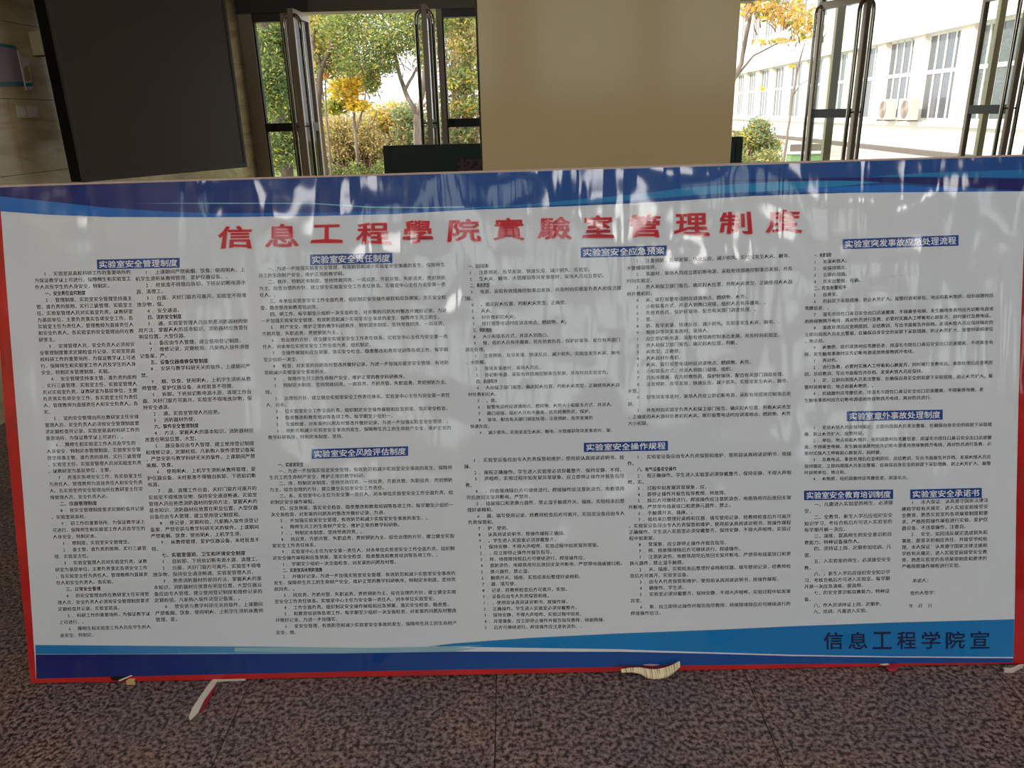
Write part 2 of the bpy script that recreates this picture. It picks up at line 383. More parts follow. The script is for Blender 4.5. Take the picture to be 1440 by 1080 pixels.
# the second handle loop on the hinge side leaf and the slender vestibule posts behind the glass
for (xp, Y, w_, lab) in ((1168, 7.95, .075, 'slender olive post outside, seen through the left leaf of the right opening'), (1386, 7.95, .06, 'slender grey post outside, seen through the right leaf of the right opening')):
    c = on_y(xp, 150, Y); t = empty('canopy_post', (c.x, Y, -.3)); tag(t, lab, 'post', 'posts of the canopy')
    bx('post_shaft', POSTM, t, -w_/2, w_/2, -.03, .03, .02, 3.6, bevel=.004); bx('base_plate', POSTM, t, -.09, .09, -.08, .08, 0, .02)
    bx('collar', WFR, t, -w_/2-.006, w_/2+.006, -.036, .036, 2.62, 2.68)
t = empty('handle_post', (px(1137), YF+.02, 0)); tag(t, 'bronze jamb post with a looped steel handle at the left of the right opening', 'door post', kind='structure')
bx('post_shaft', BRONZE, t, .028, .062, -.03, .03, 0, ZLIN+.01)
hb = MB(); zt = on_y(1152, 10, YF).z
hb.tube([(-.03, -.06, .45), (-.03, -.06, 1.2), (-.03, -.06, zt-.06), (-.022, -.06, zt-.02), (0, -.06, zt), (.022, -.06, zt-.02), (.03, -.06, zt-.06), (.03, -.06, 1.2), (.03, -.06, .45)], .014, 10)
h = hb.build('pull_handle', CHROME, t, smooth=True)
sb = MB()
for z in (.6, 1.2, zt-.2): sb.tube([(.03, -.06, z), (.035, -.03, z)], .006, 8)
sb.build('standoff', GASKET, h)

# pillar
SIN, COSN = math.sin(math.radians(14.6)), math.cos(math.radians(14.6))
YP = 1.543+1.21*SIN+.018*COSN+.012
pl, pr = on_y(674.5, 120, YP).x, on_y(1034, 120, YP).x
pt_ = empty('pillar', ((pl+pr)/2, YP, 0)); tag(pt_, 'square pillar clad in polished beige panels behind the board', 'pillar', kind='structure')
hw = (pr-pl)/2; cw = .018
bx('core', JOINT, pt_, -hw+cw+.001, hw-cw-.001, cw+.001, hw*2-cw, 0, ZC)
for k, (z0, z1) in enumerate(((0, .62), (.62, 2.62), (2.62, ZC))):
    bx('panel', PILLAR, pt_, -hw, hw, 0, cw, z0+.001, z1-.001, bevel=.002)
    bx('panel', PILLAR, pt_, -hw, -hw+cw, cw+.001, hw*2, z0+.001, z1-.001); bx('panel', PILLAR, pt_, hw-cw, hw, cw+.001, hw*2, z0+.001, z1-.001)
    bx('panel', PILLAR, pt_, -hw+cw, hw-cw, hw*2-cw, hw*2, z0+.001, z1-.001)
bx('corner_strip', GASKET, pt_, -hw-.004, -hw-.0005, .002, .02, 0, ZC)

# ------------------------------------------------------------------ wall screen on the left
p_far = on_y(347, 235, 5.1); z_b = p_far.z
near = on_x(117, 256, XL+.16)
dirv = Vector((p_far.x-near.x, p_far.y-near.y, 0)); LSC = dirv.length
sc = empty('wall_screen', (near.x, near.y, z_b), math.atan2(dirv.y, dirv.x)); tag(sc, 'large dark display screen swung out from the marble side wall', 'screen')
HS = 1.15
bx('body', BLACK, sc, 0, LSC, .012, .10, 0, HS, bevel=.004)
bx('panel', SCREEN, sc, .018, LSC-.018, -.002, .012, .03, HS-.018)
f_ = MB(); f_.box(0, LSC, -.006, .012, 0, .03); f_.box(0, LSC, -.006, .012, HS-.018, HS); f_.box(0, .018, -.006, .012, .03, HS-.018); f_.box(LSC-.018, LSC, -.006, .012, .03, HS-.018)
f_.build('bezel', SCREENF, sc)
br = MB(); br.box(LSC*.25, LSC*.32, .10, .22, .2, .9); br.build('wall_bracket', BLACK, sc)
# things on the marble wall, left edge
def wallquad(X, pts): return [on_x(x, y, X) for x, y in pts]
def plate(name, m, parent, X, pts, th=.004):
    P = wallquad(X, pts); b = MB(); n = len(P)
    b.v = [tuple(p) for p in P]+[(p.x-th, p.y, p.z) for p in P]
    b.f = [tuple(range(n)), tuple(range(2*n-1, n-1, -1))]+[(i, i+n, (i+1) % n+n, (i+1) % n) for i in range(n)]; b.mi = [0]*len(b.f)
    return b.build(name, m, parent)
o = plate('poster', PINKP, None, XL+.006, [(-60, 50), (20, 64), (31, 82), (38, 120), (-60, 125)]); tag(o, 'pinkish notice poster with teal bands on the marble wall', 'poster')
plate('header_band', TEALI, o, XL+.0075, [(-60, 50), (20, 64), (24, 69), (-60, 57)], .001); plate('footer_band', TEALI, o, XL+.0075, [(-60, 115), (36, 115), (38, 120), (-60, 122)], .001)
o = plate('leaflet', PAPER, None, XL+.012, [(25, 71), (32, 80), (40, 82), (47, 126), (37, 127)]); tag(o, 'small white leaflet curling beside the pinkish poster', 'leaflet')
plate('print_block', TANI, o, XL+.0135, [(33, 94), (40, 92), (44, 113), (36, 114)], .001); plate('footer_band', TEALI, o, XL+.0135, [(36, 117), (46, 116), (46.5, 121), (37, 122)], .001)
for k, (x0, x1) in enumerate(((25, 38), (40, 53))):
    o = plate('wall_switch', SOCK, None, XL+.010, [(x0, 149), (x1, 150), (x1+2, 166), (x0+2, 165.5)], .010); tag(o, ('cream wall switch plate farther from the screen, under the posters', 'cream wall switch plate closer to the dark screen, under the posters')[k], 'switch', 'wall switches')
    plate('rocker', PAPER, o, XL+.012, [(x0+3, 152), (x1-3, 152.5), (x1-1, 163), (x0+5, 162.5)], .002)
a = on_x(38, 44, XL); b_ = on_x(60, 80, XL)
t = empty('router_box', (XL, a.y, b_.z)); tag(t, 'small cream box fixed high on the marble wall by the screen', 'box')
bx('casing', HANDBOX, t, .002, .075, .0, b_.y-a.y, 0, a.z-b_.z, bevel=.004); L_ = b_.y-a.y; bx('end_panel', PAPER, t, .075, .080, L_*.1, L_*.9, .008, (a.z-b_.z)*.9)
eb = MB()
for k in range(2): eb.box(.080, .084, L_*.25, L_*.75, (a.z-b_.z)*(.2+.34*k), (a.z-b_.z)*(.38+.34*k))
eb.build('port', GASKET, t)

# ------------------------------------------------------------------ green board behind the leaning one
YG = 3.7
gl_, gr_ = on_y(541, 240, YG).x, on_y(1027+17, 205, YG).x; gz = on_y(562, 204.5, YG).z
t = empty('green_notice_board', ((gl_+gr_)/2, YG, 0)); tag(t, 'long dark green free standing notice board behind the leaning board and pillar', 'board')
w2 = (gr_-gl_)/2
bx('panel', DGREEN, t, -w2+.03, w2-.03, 0, .03, .35, gz-.012)
bx('top_rail', DGREENF, t, -w2, w2, -.001, .036, gz-.018, gz)
bx('end_rail', DGREENF, t, -w2, -w2+.03, -.006, .036, .3, gz-.012); bx('end_rail', DGREENF, t, w2-.03, w2, -.006, .036, .3, gz-.012)
bx('bottom_rail', DGREENF, t, -w2, w2, -.006, .036, .3, .35)
for s in (-1, 1):
    lb = MB(); lb.box(s*(w2-.25)-.02, s*(w2-.25)+.02, -.002, .032, 0.03, .3); lb.box(s*(w2-.25)-.02, s*(w2-.25)+.02, -.22, .25, 0, .03); lb.build('leg', DGREENF, t)
NB_DARK = mat('dark_plum_card', srgb(34, 22, 26), .5); NB_INK = mat('dim_grey_ink', srgb(74, 56, 58), .5)
q0 = on_y(641, 222, YG); q1 = on_y(690, 245, YG)
card = bx('card', NB_DARK, t, q0.x-t.location.x, q1.x-t.location.x, -.004, 0, q1.z-.1, q0.z); card.name = 'notice_card'

# ------------------------------------------------------------------ the leaning display board
A = on_z(43, 961, .005); Bp = on_z(1448, 933, .005)
U = nrm(Bp-A); SIDE = Vector((-U.y, U.x, 0)); V = Vector((0, 0, 1))*COSN+SIDE*SIN; N = U.cross(V)
if N.y > 0: N = -N
BM = Matrix(((U.x, V.x, N.x, A.x), (U.y, V.y, N.y, A.y), (U.z, V.z, N.z, A.z), (0, 0, 0, 1)))
BI = BM.inverted()
def uv(x, y, z=0.0):
    r = ray(x, y); A2 = A+N*z; P = CAM+r*((A2-CAM).dot(N)/r.dot(N)); q = BI @ P
    return (q.x, q.y)
def uvs(l, z=0): return [uv(*p, z) for p in l]
board = empty('display_board'); board.matrix_world = BM
tag(board, 'large printed rules board in a red border leaning back against the beige pillar', 'board')
BW, BH = (Bp-A).length, 1.208
top = uvs([(-16, 262), (300, 252), (640, 243), (1000, 232.5), (1460, 217.5)])
pb_ = MB()
TL_, TR_ = uv(-16, 261), uv(1462, 216.6)
pb_.prism([(0, 0), (BW, 0), TR_, TL_], -.017, -.001); pan = pb_.build('core_panel', EDGE, board)
rb = MB(); left = uvs([(43, 961), (25, 780), (8, 600), (-4, 440), (-16, 262)])
rb.prism(uvs([(43, 961)])+[(BW, .0)]+[TR_, TL_]+[(q[0], q[1]) for q in left[1:-1]][::-1], -.0008, 0)
rb.build('red_border', RED, board)
tp = MB(); tp.prism(uvs([(-16, 263.6), (1461, 219.2), (1462, 216.6), (-16, 261)]), .0001, .0016); tp.build('edge_tape', EDGE, board)
# white sheet
sheet = MB()
L1 = [(51, 954), (42, 820), (33, 700), (25, 600), (17, 500), (9, 400), (1.5, 300), (-1, 266)]
TT = [(-3, 263), (300, 252.6), (640, 243.6), (1000, 233.1), (1449, 218.6)]
R1 = [(1440, 330), (1436, 440), (1432, 560), (1429, 700), (1426.5, 870), (1424.5, 931)]
BB = [(1113, 933), (847, 937.5), (500, 943.5), (250, 949)]
sheet.prism(uvs(R1[::-1]+TT[::-1]+L1[::-1]+BB[::-1]), .0001, .0006)
sh = sheet.build('printed_sheet', WHITEP, board)
def ink(name, m, pts, z, rev=False):
    b = MB(); P = uvs(pts, z)
    ar = sum(P[i][0]*P[(i+1) % len(P)][1]-P[(i+1) % len(P)][0]*P[i][1] for i in range(len(P)))
    if ar < 0: P = P[::-1]
    b.flat(P, z); return b.build(name, m, sh)
lowb = [(0.5, 297), (66, 301.7), (150, 305), (300, 305.5), (453, 303.5), (553, 301), (653, 295.5), (800, 290), (873, 286.7), (973, 281), (1060, 275.5), (1193, 271), (1441, 269)]
ink('header_band', NAVY, [(-2.6, 263.6)]+[(300, 253.2), (640, 244.2), (1000, 233.7), (1448, 219.2)]+lowb[::-1], .0009)
ink('header_swoosh', MIDB, [(-.5, 276), (66, 283), (150, 292), (233, 297.5), (300, 300), (453, 299), (560, 297), (653, 293), (653, 295.5), (553, 301), (453, 303.5), (300, 305.5), (150, 305), (66, 301.7), (.5, 297)], .0012)
ink('header_line', LIGHTB, [(190, 286), (320, 285.2), (437, 285.2), (520, 290.5), (600, 291), (653, 290), (653, 292), (600, 293), (520, 292.2), (437, 286.6), (320, 286.6)], .0012)
ink('header_swoosh', TEAL, [(653, 292), (740, 287.5), (780, 283.5), (857, 276.5), (920, 270), (960, 264.5), (1020, 260), (1093, 255.5), (1180, 254), (1243, 255.5), (1180, 262), (1093, 268), (1000, 273), (960, 276), (873, 283), (780, 288.5), (653, 294)], .0012)
ink('header_swoosh', DEEP, [(1010, 254.5), (1093, 251), (1160, 249.8), (1300, 249.5), (1443, 251.5), (1441, 268.5), (1360, 263), (1280, 257.5), (1180, 253.5), (1093, 254.5)], .0015)
ink('header_swoosh', TEAL, [(1225, 248.5), (1300, 243), (1443, 238.5), (1443, 250), (1300, 248.5)], .0015)
ink('header_swoosh', MIDB, [(1093, 269), (1180, 262.5), (1260, 259.5), (1300, 262), (1380, 267), (1441, 268.8), (1193, 270.7)], .0015)
# footer
ink('footer_band', CYAN, [(49.5, 907), (250, 908.5), (400, 909.5), (500, 910.8), (560, 912.5), (640, 914), (640, 916), (480, 918.3), (250, 919.5), (50, 920)], .0009)
ink('footer_band', PALE, [(330, 911), (420, 909.8), (520, 911), (600, 909.5), (680, 907.5), (640, 911.5), (673, 912), (640, 915.6), (480, 917.8), (330, 916)], .0012)
ink('footer_wedge', FOOTB, [(610, 909.5), (640, 905.5), (740, 898.3), (873, 891.7), (1007, 886.7), (1110, 881.7), (1250, 876.5), (1426.6, 871.7), (1425.2, 924), (1252, 923), (1113, 920.7), (940, 915.5), (873, 913), (673, 910)], .0009)
ink('footer_wedge', TEAL, [(600, 909.3), (640, 904.6), (740, 897.2), (873, 890.6), (1007, 885.6), (1110, 880.8), (1250, 875.6), (1426.7, 870.8), (1426.5, 872.8), (1250, 877.8), (1110, 883.5), (1007, 888.6), (873, 894), (740, 900.6), (640, 907.3)], .0012)
ink('footer_base', NAVY, [(51, 954.4), (50, 920.4), (250, 919.9), (480, 918.7), (640, 916.3), (873, 916.5), (1000, 919.2), (1113, 922.5), (1252, 924.4), (1425.1, 925.6), (1424.6, 931.6), (1113, 933.6), (847, 938.1), (500, 944.1), (250, 949.6)], .0009)
ink('footer_line', LIGHTB, [(250, 919), (480, 917.9), (560, 917), (560, 916.2), (480, 917), (250, 918.3)], .0014)

# ------------------------------------------------------------------ lettering
GC = {}
SH = {0: [(0, 0)], 1: [(-1, 0), (1, 0)], 2: [(-1, -.8), (1, -.8), (-1, .8), (1, .8), (0, 0)], 3: [(math.cos(a*math.pi/6), math.sin(a*math.pi/6)) for a in range(12)]+[(0, 0), (.45, .45), (-.45, -.45), (.45, -.45), (-.45, .45)]}
def glyph(c, off=0.0):
    k = (c, off)
    if k in GC: return GC[k]
    cu_ = bpy.data.curves.new('lettering', 'FONT'); cu_.body = c; cu_.size = 1; cu_.resolution_u = 1 if off < .02 else 2; cu_.fill_mode = 'FRONT'
    o_ = bpy.data.objects.new('lettering', cu_); me = o_.to_mesh()
    vs = [(q.co.x, q.co.y) for q in me.vertices]; fs = [tuple(p.vertices) for p in me.polygons]; o_.to_mesh_clear()
    bpy.data.objects.remove(o_); bpy.data.curves.remove(cu_)
    lv = 0 if off == 0 else 1 if off < .013 else 2 if off < .02 else 3
    V2, F2 = [], []
    for dx, dy in SH[lv]:
        n0 = len(V2); V2 += [(x+dx*off, y+dy*off, n0/max(1, len(vs))*.00002) for x, y in vs]; F2 += [tuple(n0+i for i in f) for f in fs]
    GC[k] = (V2, F2); return GC[k]
class TXT:
    def __init__(s, z): s.v = []; s.f = []; s.z = z
    def put(s, c, ox, oy, sx, sy, slope=0.0, off=0.0, warp=None):
        if c in ' 　': return
        vs, fs = glyph(c, off); b = len(s.v)
        for x, y, dz in vs:
            s.v.append((ox+x*sx, oy+y*sy+x*sx*slope, s.z+dz))
        s.f += [tuple(b+i for i in f) for f in fs]
    def fit(s, c, corners, off=0, warp=None):          # glyph box stretched onto four board points (bl, br, tr, tl)
        vs, fs = glyph(c, off)
        P = [(*warp(q[0], q[1]), q[2]) if warp else q for q in vs]
        x0 = min(p[0] for p in P); x1 = max(p[0] for p in P); y0 = min(p[1] for p in P); y1 = max(p[1] for p in P)
        b = len(s.v); bl, br_, tr, tl = corners
        for x, y, dz in P:
            a_ = (x-x0)/(x1-x0); c_ = (y-y0)/(y1-y0)
            s.v.append(tuple((1-a_)*(1-c_)*bl[k]+a_*(1-c_)*br_[k]+a_*c_*tr[k]+(1-a_)*c_*tl[k] for k in (0, 1))+(s.z+dz,))
        s.f += [tuple(b+i for i in f) for f in fs]
    def build(s, name, m):
        b = MB(); b.v = s.v; b.f = s.f; b.mi = [0]*len(s.f); return b.build(name, m, sh)

title = [('信', 307, 354, 318, 350), ('息', 373, 420, 315, 347), ('工', 437, 482, 316, 342), ('程', 501, 550, 313, 344), ('學', 566, 609, 310, 342), ('院', 629, 676, 308, 340),
         ('實', 694, 737, 306.5, 338), ('驗', 756, 804, 305, 337), ('室', 819, 864, 303, 335), ('管', 884, 929, 302, 334), ('理', 948, 998, 300, 332), ('制', 1012, 1058, 298, 329.5), ('度', 1077, 1128, 295, 328)]
def clerical(x, y):                                     # flared feet of the clerical hand
    k = max(0, .34-y)/.42
    return x+(x-.5)*.16*k, y-.10*k*abs(x-.5)*2*(1 if x > .5 else .7)
for z_, off_, mt, nm, gx in ((.0016, .044, PINKI, 'title_outline', 1.2), (.0021, .022, REDI, 'title_lettering', 0)):
    for c, x0, x1, y0, y1 in title:
        t_ = TXT(z_); sl = -.022*(x1-x0)/2
        t_.fit(c, uvs([(x0-gx, y1+gx-sl), (x1+gx, y1+gx+sl), (x1+gx, y0-gx+sl), (x0-gx, y0-gx-sl)], z_), off_, clerical)
        t_.build(nm, mt)
# slogan bottom right
xs0, xs1 = 1158.5, 1391.5
for k, c in enumerate('信息工程学院宣'):
    w_ = 27; x0 = xs0+k*(xs1-xs0-w_)/6
    if c == '宣': pass
    yt = 889.0-(x0-xs0)*.006; t_ = TXT(.0016); t_.fit(c, uvs([(x0, yt+24.5), (x0+w_, yt+24.3), (x0+w_, yt-.3), (x0, yt)], .0016), .0155); t_.build('slogan_lettering', NINK)
heads = [('实验室安全管理制度', (136, 365), (252.7, 362.5), (252.7, 376.5), (136.7, 379)), ('实验室安全责任制度', (435.7, 358), (551.7, 355.2), (551.7, 370), (436, 373)),
         ('实验室安全应急预案', (816.7, 348), (937.7, 345), (937.7, 359.5), (816.7, 362.5)), ('实验室突发事故应急处理流程', (1185, 336.5), (1348, 330.5), (1348, 345.5), (1185, 350.5)),
         ('实验室安全风险评估制度', (438.3, 631.7), (574, 627.5), (574, 641), (438.3, 645.5)), ('实验室安全操作规程', (821, 622.7), (939.3, 620), (939.3, 633.5), (821, 635.7)),
         ('实验室意外事故处理制度', (1190.7, 578.5), (1325.7, 576), (1325.7, 590), (1190.7, 592.4)), ('实验室安全教育培训制度', (1130.7, 690), (1256, 688.3), (1256, 701.7), (1130.7, 703.5)),
         ('实验室安全承诺书', (1280, 688.5), (1380.7, 686), (1380.7, 700), (1280, 701.9))]
for txt, tl, tr, br_, bl in heads:
    ink('heading_plate', PLATE, [bl, br_, tr, tl], .0010)
    t_ = TXT(.0014); n = len(txt); wpx = (tr[0]-tl[0]-6)/n
    for k, c in enumerate(txt):
        xa_ = tl[0]+3+k*wpx+wpx*.04; xb_ = xa_+wpx*.92
        g = lambda x, f: (tl[1]+(tr[1]-tl[1])*(x-tl[0])/(tr[0]-tl[0]))*(1-f)+(bl[1]+(br_[1]-bl[1])*(x-tl[0])/(tr[0]-tl[0]))*f
        t_.fit(c, uvs([(xa_, g(xa_, .86)), (xb_, g(xb_, .86)), (xb_, g(xb_, .14)), (xa_, g(xa_, .14))], .0014), .014)
    t_.build('heading_lettering', WHITEL)

SRC = {
'a': '实验室是高校科研工作的重要场所，为保证教学以上可进行，保障师生和实验室工作人员及学生的人身安全，特制定本管理制度。实验室安全管理坚持谁主管、谁负责的原则，实行三级管理，实验室主任、实验室管理人员对实验室负责。以教研室为基层单位，主要负责落实各项安全工作，各实验室主任为责任人，管理教师为直接责任人和安全负责人。各实验室的安全管理由所在教研室主任安排管理人员，安全负责人必须按安全管理制度要求定期检查并记录。',
'b': '上课期间严禁吸烟、饮食、使用明火，上机学生须听从教师管理，爱护仪器设备，未经批准不得擅自拆卸。下班前切断电源水源，清理工作台面，关好门窗方可离开。实验室不得堆放杂物，保持安全通道畅通。实验室管理人员应熟悉消防器材的使用方法，掌握灭火的基本知识，消防器材应放置在明显位置。大型仪器设备应由专人管理，建立使用登记制度和维修记录，定期校验。凡新购入软件须登记备案，严禁安装与教学科研无关的软件。',
'c': '为进一步加强实验室安全管理，有效防范和减少实验室安全事故的发生，保障师生员工的生命财产安全，维护正常的教学科研秩序，特制定本制度。坚持党政同责、一岗双责、齐抓共管、失职追责，贯彻预防为主、综合治理的方针，建立健全实验室安全工作责任体系。实验室中心主任为安全第一责任人，对本单位实验室安全工作全面负责。组织制定安全操作规程和应急预案，落实安全检查、隐患整改和教育培训等各项工作。每学期至少组织一次全面检查，对发现的问题及时整改并做好记录。',
'd': '注意预防，及早发现，快速反应，减少损失。实验室发生火灾、触电、水管爆裂等突发事故时，现场人员应立即切断电源，采取有效措施控制事态发展，并及时向实验室负责人和保卫部门报告。确定起火位置，判断火灾类型，正确使用灭火器材扑救初起火灾。拨打报警电话时应讲清地点、燃烧物、火势大小和联系方式，并派人到路口迎接。组织人员有序撤离，优先抢救伤员，保护好现场，配合有关部门调查处理。',
'e': '实验室设备应由专人负责保管和维护，使用前认真阅读说明书，按操作规程正确操作。学生进入实验室必须穿戴整齐，保持安静，不得大声喧哗。实验过程中如发现异常现象，应立即停止操作并报告指导教师，待故障排除后方可继续进行。焊接操作应注意防烫伤，电烙铁用完后放回支架并断电。严禁带电插拔接口和更换元器件，禁止湿手触摸开关、插座。实验结束后整理好桌椅和仪器，填写使用记录，经教师检查后方可离开。',
'f': '发现火情人员应保持镇定，立即向周围人员发出警报，在确保自身安全的前提下采取措施，防止火势扩大。报警时说明单位、地点和着火物质，组织疏散时应弯腰低姿，用湿毛巾捂住口鼻沿安全出口迅速撤离，不得乘坐电梯。发生触电事故时应先切断电源或用绝缘物挑开电线，再对伤员进行急救，必要时实施人工呼吸和心肺复苏，同时拨打急救电话。事故处理后应查明原因，总结教训，写出书面报告并存档。',
'g': '凡需进入实验室的师生，必须接受安全教育。新生入学后应组织安全知识学习，考核合格后方可进入实验室。每学期开展一次应急演练，提高师生的安全意识和自救能力。特种设备操作人员须持证上岗，定期参加培训。',
'h': '本人保证：认真遵守国家法律法规和学校有关规定，进入实验室前接受安全教育，熟悉实验室的各项规章制度和要求。严格按照操作规程进行实验，爱护仪器设备，不违章操作，注意自身安全。如因违反规定造成损失和事故，愿意承担相应责任，并接受学校处理。',
}
HD = iter(['一、安全责任追究制度', '二、仪器管理制度', '三、日常安全管理', '四、消防安全制度', '五、设备仪器维修保管制度', '六、软件安全管理制度', '七、实验室值班、卫生和环境安全制度',
           '一、实验室安全', '二、实验室具体预防措施', '一、组织机构', '二、事故类型', '三、预防措施', '四、处理程序', '八、电气设备安全操作', '一、处置原则', '二、应急处置程序'])
SECT = [  # source, first-line (left,right), last-line (left,right), chars on a full line, line specs
 ('a', (48, 388), (184, 385), (84.5, 896), (213, 893), 20, 'p f c80 b52 p f f f f f c22 p f f f c75 p f f f f c12 p f f c85 p95 f f f c70 p f f c65 b50 p c40 p f c52 p87 p c42 p f f c65 b48 p f c70 p c32 p c40'),
 ('b', (190, 386), (345, 381.5), (219, 874), (371, 870), 22, 'p c85 p c25 p c25 p40 b40 p f c45 p95 p c25 b62 p c8 p c85 p f c25 p75 p50 b50 p c50 p f f c27 p f c12 p f f f c88 p f c85 p c7 b88 p p c95 p f f c80 p f c22'),
 ('c', (363, 381), (626, 374.5), (377, 617.5), (635, 613), 40, 'p c48 p f c10 p c32 p c97 p c45 p c60 p c20 p c35 p77 p c6 p c12 p p70 p p c42'),
 ('c', (378, 656.5), (636, 651), (388, 892), (643, 887), 39, 'b19 p c55 p c63 p c25 p c65 p88 p73 p50 p c25 p c93 p68 b27 p f c12 p c90 p97 p c35 p c12'),
 ('d', (646, 377.5), (874, 371), (662, 611), (871, 607), 34, 'b18 p82 p92 b18 p c10 p67 p22 p35 p67 b18 p55 p c14 p c16 p50 p93 b20 p c22 p20 p98 p83 p83 c15 p97'),
 ('e', (652, 650), (878, 645.5), (669, 885), (880, 882), 33, 'p c5 p p c5 p c43 p c18 p c18 p28 p63 p57 p85 p55 p75 p p40 p72 p30 p65 p53 p65 p70 p72 p87 p72'),
 ('d', (881, 370.5), (1115, 361.5), (883, 598), (1112, 593), 35, 'p c20 p c16 p c16 p75 p85 p80 p16 p95 p50 p95 p70 p35 p35 p77 p65 p98 p c9 p c7 p f c13'),
 ('e', (882, 645.5), (1113, 640.5), (887, 865), (1112, 860), 34, 'p c5 b30 p c13 p50 p63 p c65 p42 p f f c17 p62 p70 p c35 p c37 p95 p35 p c8 p c22'),
 ('f', (1132, 362), (1398, 351.5), (1131, 565.5), (1396, 559), 42, 'b14 p25 p25 p25 p30 b22 p20 p c14 p f p f c12 p c60 p20 p c65 p c38 p95 c70'),
 ('f', (1131, 604), (1395, 599), (1131, 676), (1393, 672), 42, 'p c33 p f c42 p f c23 p58'),
 ('g', (1131, 712.5), (1256, 709), (1131, 863), (1250, 860), 18, 'p c13 p f c50 p c65 p c10 p c12 p f c70 p c10 p92 p78'),
 ('h', (1268, 709.5), (1390, 705.5), (1268, 799), (1388, 796.5), 18, 'p f f f c75 p f f f f c72'),
]
NUM = '一二三四五六七八九'
for key, l0, r0, l1, r1, NC, spec in SECT:
    src = SRC[key]; pos = 0; sp = spec.split(); n = len(sp); zz = .0012
    body = TXT(zz); bold = TXT(zz); para = 0
    for k, s_ in enumerate(sp):
        f = k/max(1, n-1)
        lp = (l0[0]+(l1[0]-l0[0])*f, l0[1]+(l1[1]-l0[1])*f); rp = (r0[0]+(r1[0]-r0[0])*f, r0[1]+(r1[1]-r0[1])*f)
        a_ = Vector(uv(*lp, zz)); b2 = Vector(uv(*rp, zz)); w_ = (b2-a_).length; cw_ = w_/NC; sl = (b2.y-a_.y)/(b2.x-a_.x)
        end = int(s_[1:])/100 if len(s_) > 1 else 1.0
        ind = 2 if s_[0] in 'pb' else 0
        m_ = max(1, round(end*NC)-ind)
        if s_[0] == 'b':
            hdn = next(HD, '三、安全管理'); chars = hdn; m_ = len(hdn); scl = min(1.0, (end*NC-ind)/m_)
        else:
            chars = ''; scl = 1
            if s_[0] == 'p':
                para += 1
                chars = (NUM[(para-1) % 9]+'、') if key in 'g' or (key == 'c' and para < 5) else '%d.' % ((para-1) % 9+1)
            while len(chars) < m_:
                chars += src[pos % len(src)]; pos += 1
            if k+1 == n or sp[k+1][0] in 'pb': chars = chars[:-1]+'。'
            elif chars[-1] in '。，': chars = chars[:-1]+'的'
        T_ = bold if s_[0] == 'b' else body
        for q, c in enumerate(chars):
            x = a_.x+(ind+q*scl)*cw_; y = a_.y+(x-a_.x)*sl
            gs = cw_*scl
            T_.put(c, x, y, gs*.98, cw_*.98, sl, .0125 if s_[0] != 'b' else .019)
    tag(body.build('body_text', INK), kind='stuff')
    if bold.v: tag(bold.build('subheading_text', INK), kind='stuff')
for (x, y, s_) in ((1283, 819, '承诺人：'), (1280, 836.5, '签约人签字：'), (1278, 854.5, '年　月　日')):
    a_ = Vector(uv(x, y, .0012)); b2 = Vector(uv(x+6.6, y-.1, .0012)); cw_ = (b2-a_).length
    body = TXT(.0012)
    for q, c in enumerate(s_): body.put(c, a_.x+q*cw_, a_.y, cw_*.96, cw_*.96, 0, .012)
    tag(body.build('signature_text', INK), kind='stuff')

vs_, fs_ = glyph('招', .030)
gp = card.parent; ch = MB(); gx0, gx1, gz1, gz0 = on_y(642, 224, YG).x-gp.location.x, on_y(679, 224, YG).x-gp.location.x, on_y(660, 222.5, YG).z, on_y(660, 249, YG).z
ch.v = [(gx0+q[0]*(gx1-gx0), -.0045-q[2]*.5, gz0+(q[1]+.08)/.95*(gz1-gz0)) for q in vs_]; ch.f = fs_; ch.mi = [0]*len(fs_)
cho = ch.build('lettering', NB_INK, gp)

# torn vinyl at the foot of the board
def curl(name, m, toppx, botpx, ztop, parent=None, label=None, cat=None, th=.0012):
    T3 = [BM @ Vector((*uv(x, y, ztop), ztop)) for x, y in toppx]; B3 = [on_z(x, y, .004) if y > 944 else BM @ Vector((*uv(x, y, ztop*.8), ztop*.8)) for x, y in botpx]
    n = len(T3); b = MB(); R = 4
    for s in (0, 1):
        for r in range(R+1):
            f = r/R
            for k in range(n):
                p = T3[k].lerp(B3[k], f)+Vector((0, -.010*math.sin(math.pi*f), 0))+Vector((0, th*s, 0)); b.v.append(tuple(p))
    w = n; off = (R+1)*n
    for r in range(R):
        for k in range(n-1):
            q = (r*w+k, (r+1)*w+k, (r+1)*w+k+1, r*w+k+1); b.f.append(q); b.f.append(tuple(off+i for i in q[::-1]))
    b.mi = [0]*len(b.f)
    o = b.build(name, m, parent, smooth=True)
    if label: tag(o, label, cat)
    return o
o = curl('vinyl_flap', RIB, [(873, 941.5), (886, 939.3), (900, 939), (912, 941), (922, 941.5), (932, 940), (943, 936.5), (950, 933), (956, 930)],
         [(874, 943), (888, 943.5), (900, 947.5), (909, 954), (918, 955.5), (928, 955.3), (939, 952.5), (947, 947), (954, 938)], .014, None, 'curled cream ribbed vinyl flap hanging from the bottom edge of the board', 'vinyl scrap')
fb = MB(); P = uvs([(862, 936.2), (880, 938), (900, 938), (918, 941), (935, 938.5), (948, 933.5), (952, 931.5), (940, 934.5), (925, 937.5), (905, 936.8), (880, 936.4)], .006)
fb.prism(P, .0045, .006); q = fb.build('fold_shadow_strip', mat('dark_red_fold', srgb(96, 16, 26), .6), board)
fb = MB(); fb.prism(uvs([(904, 934.5), (916, 933.8), (928, 935), (918, 936.4), (908, 936)], .007), .006, .007); fb.build('torn_highlight', mat('pink_vinyl_fold', srgb(200, 140, 150), .5), board)
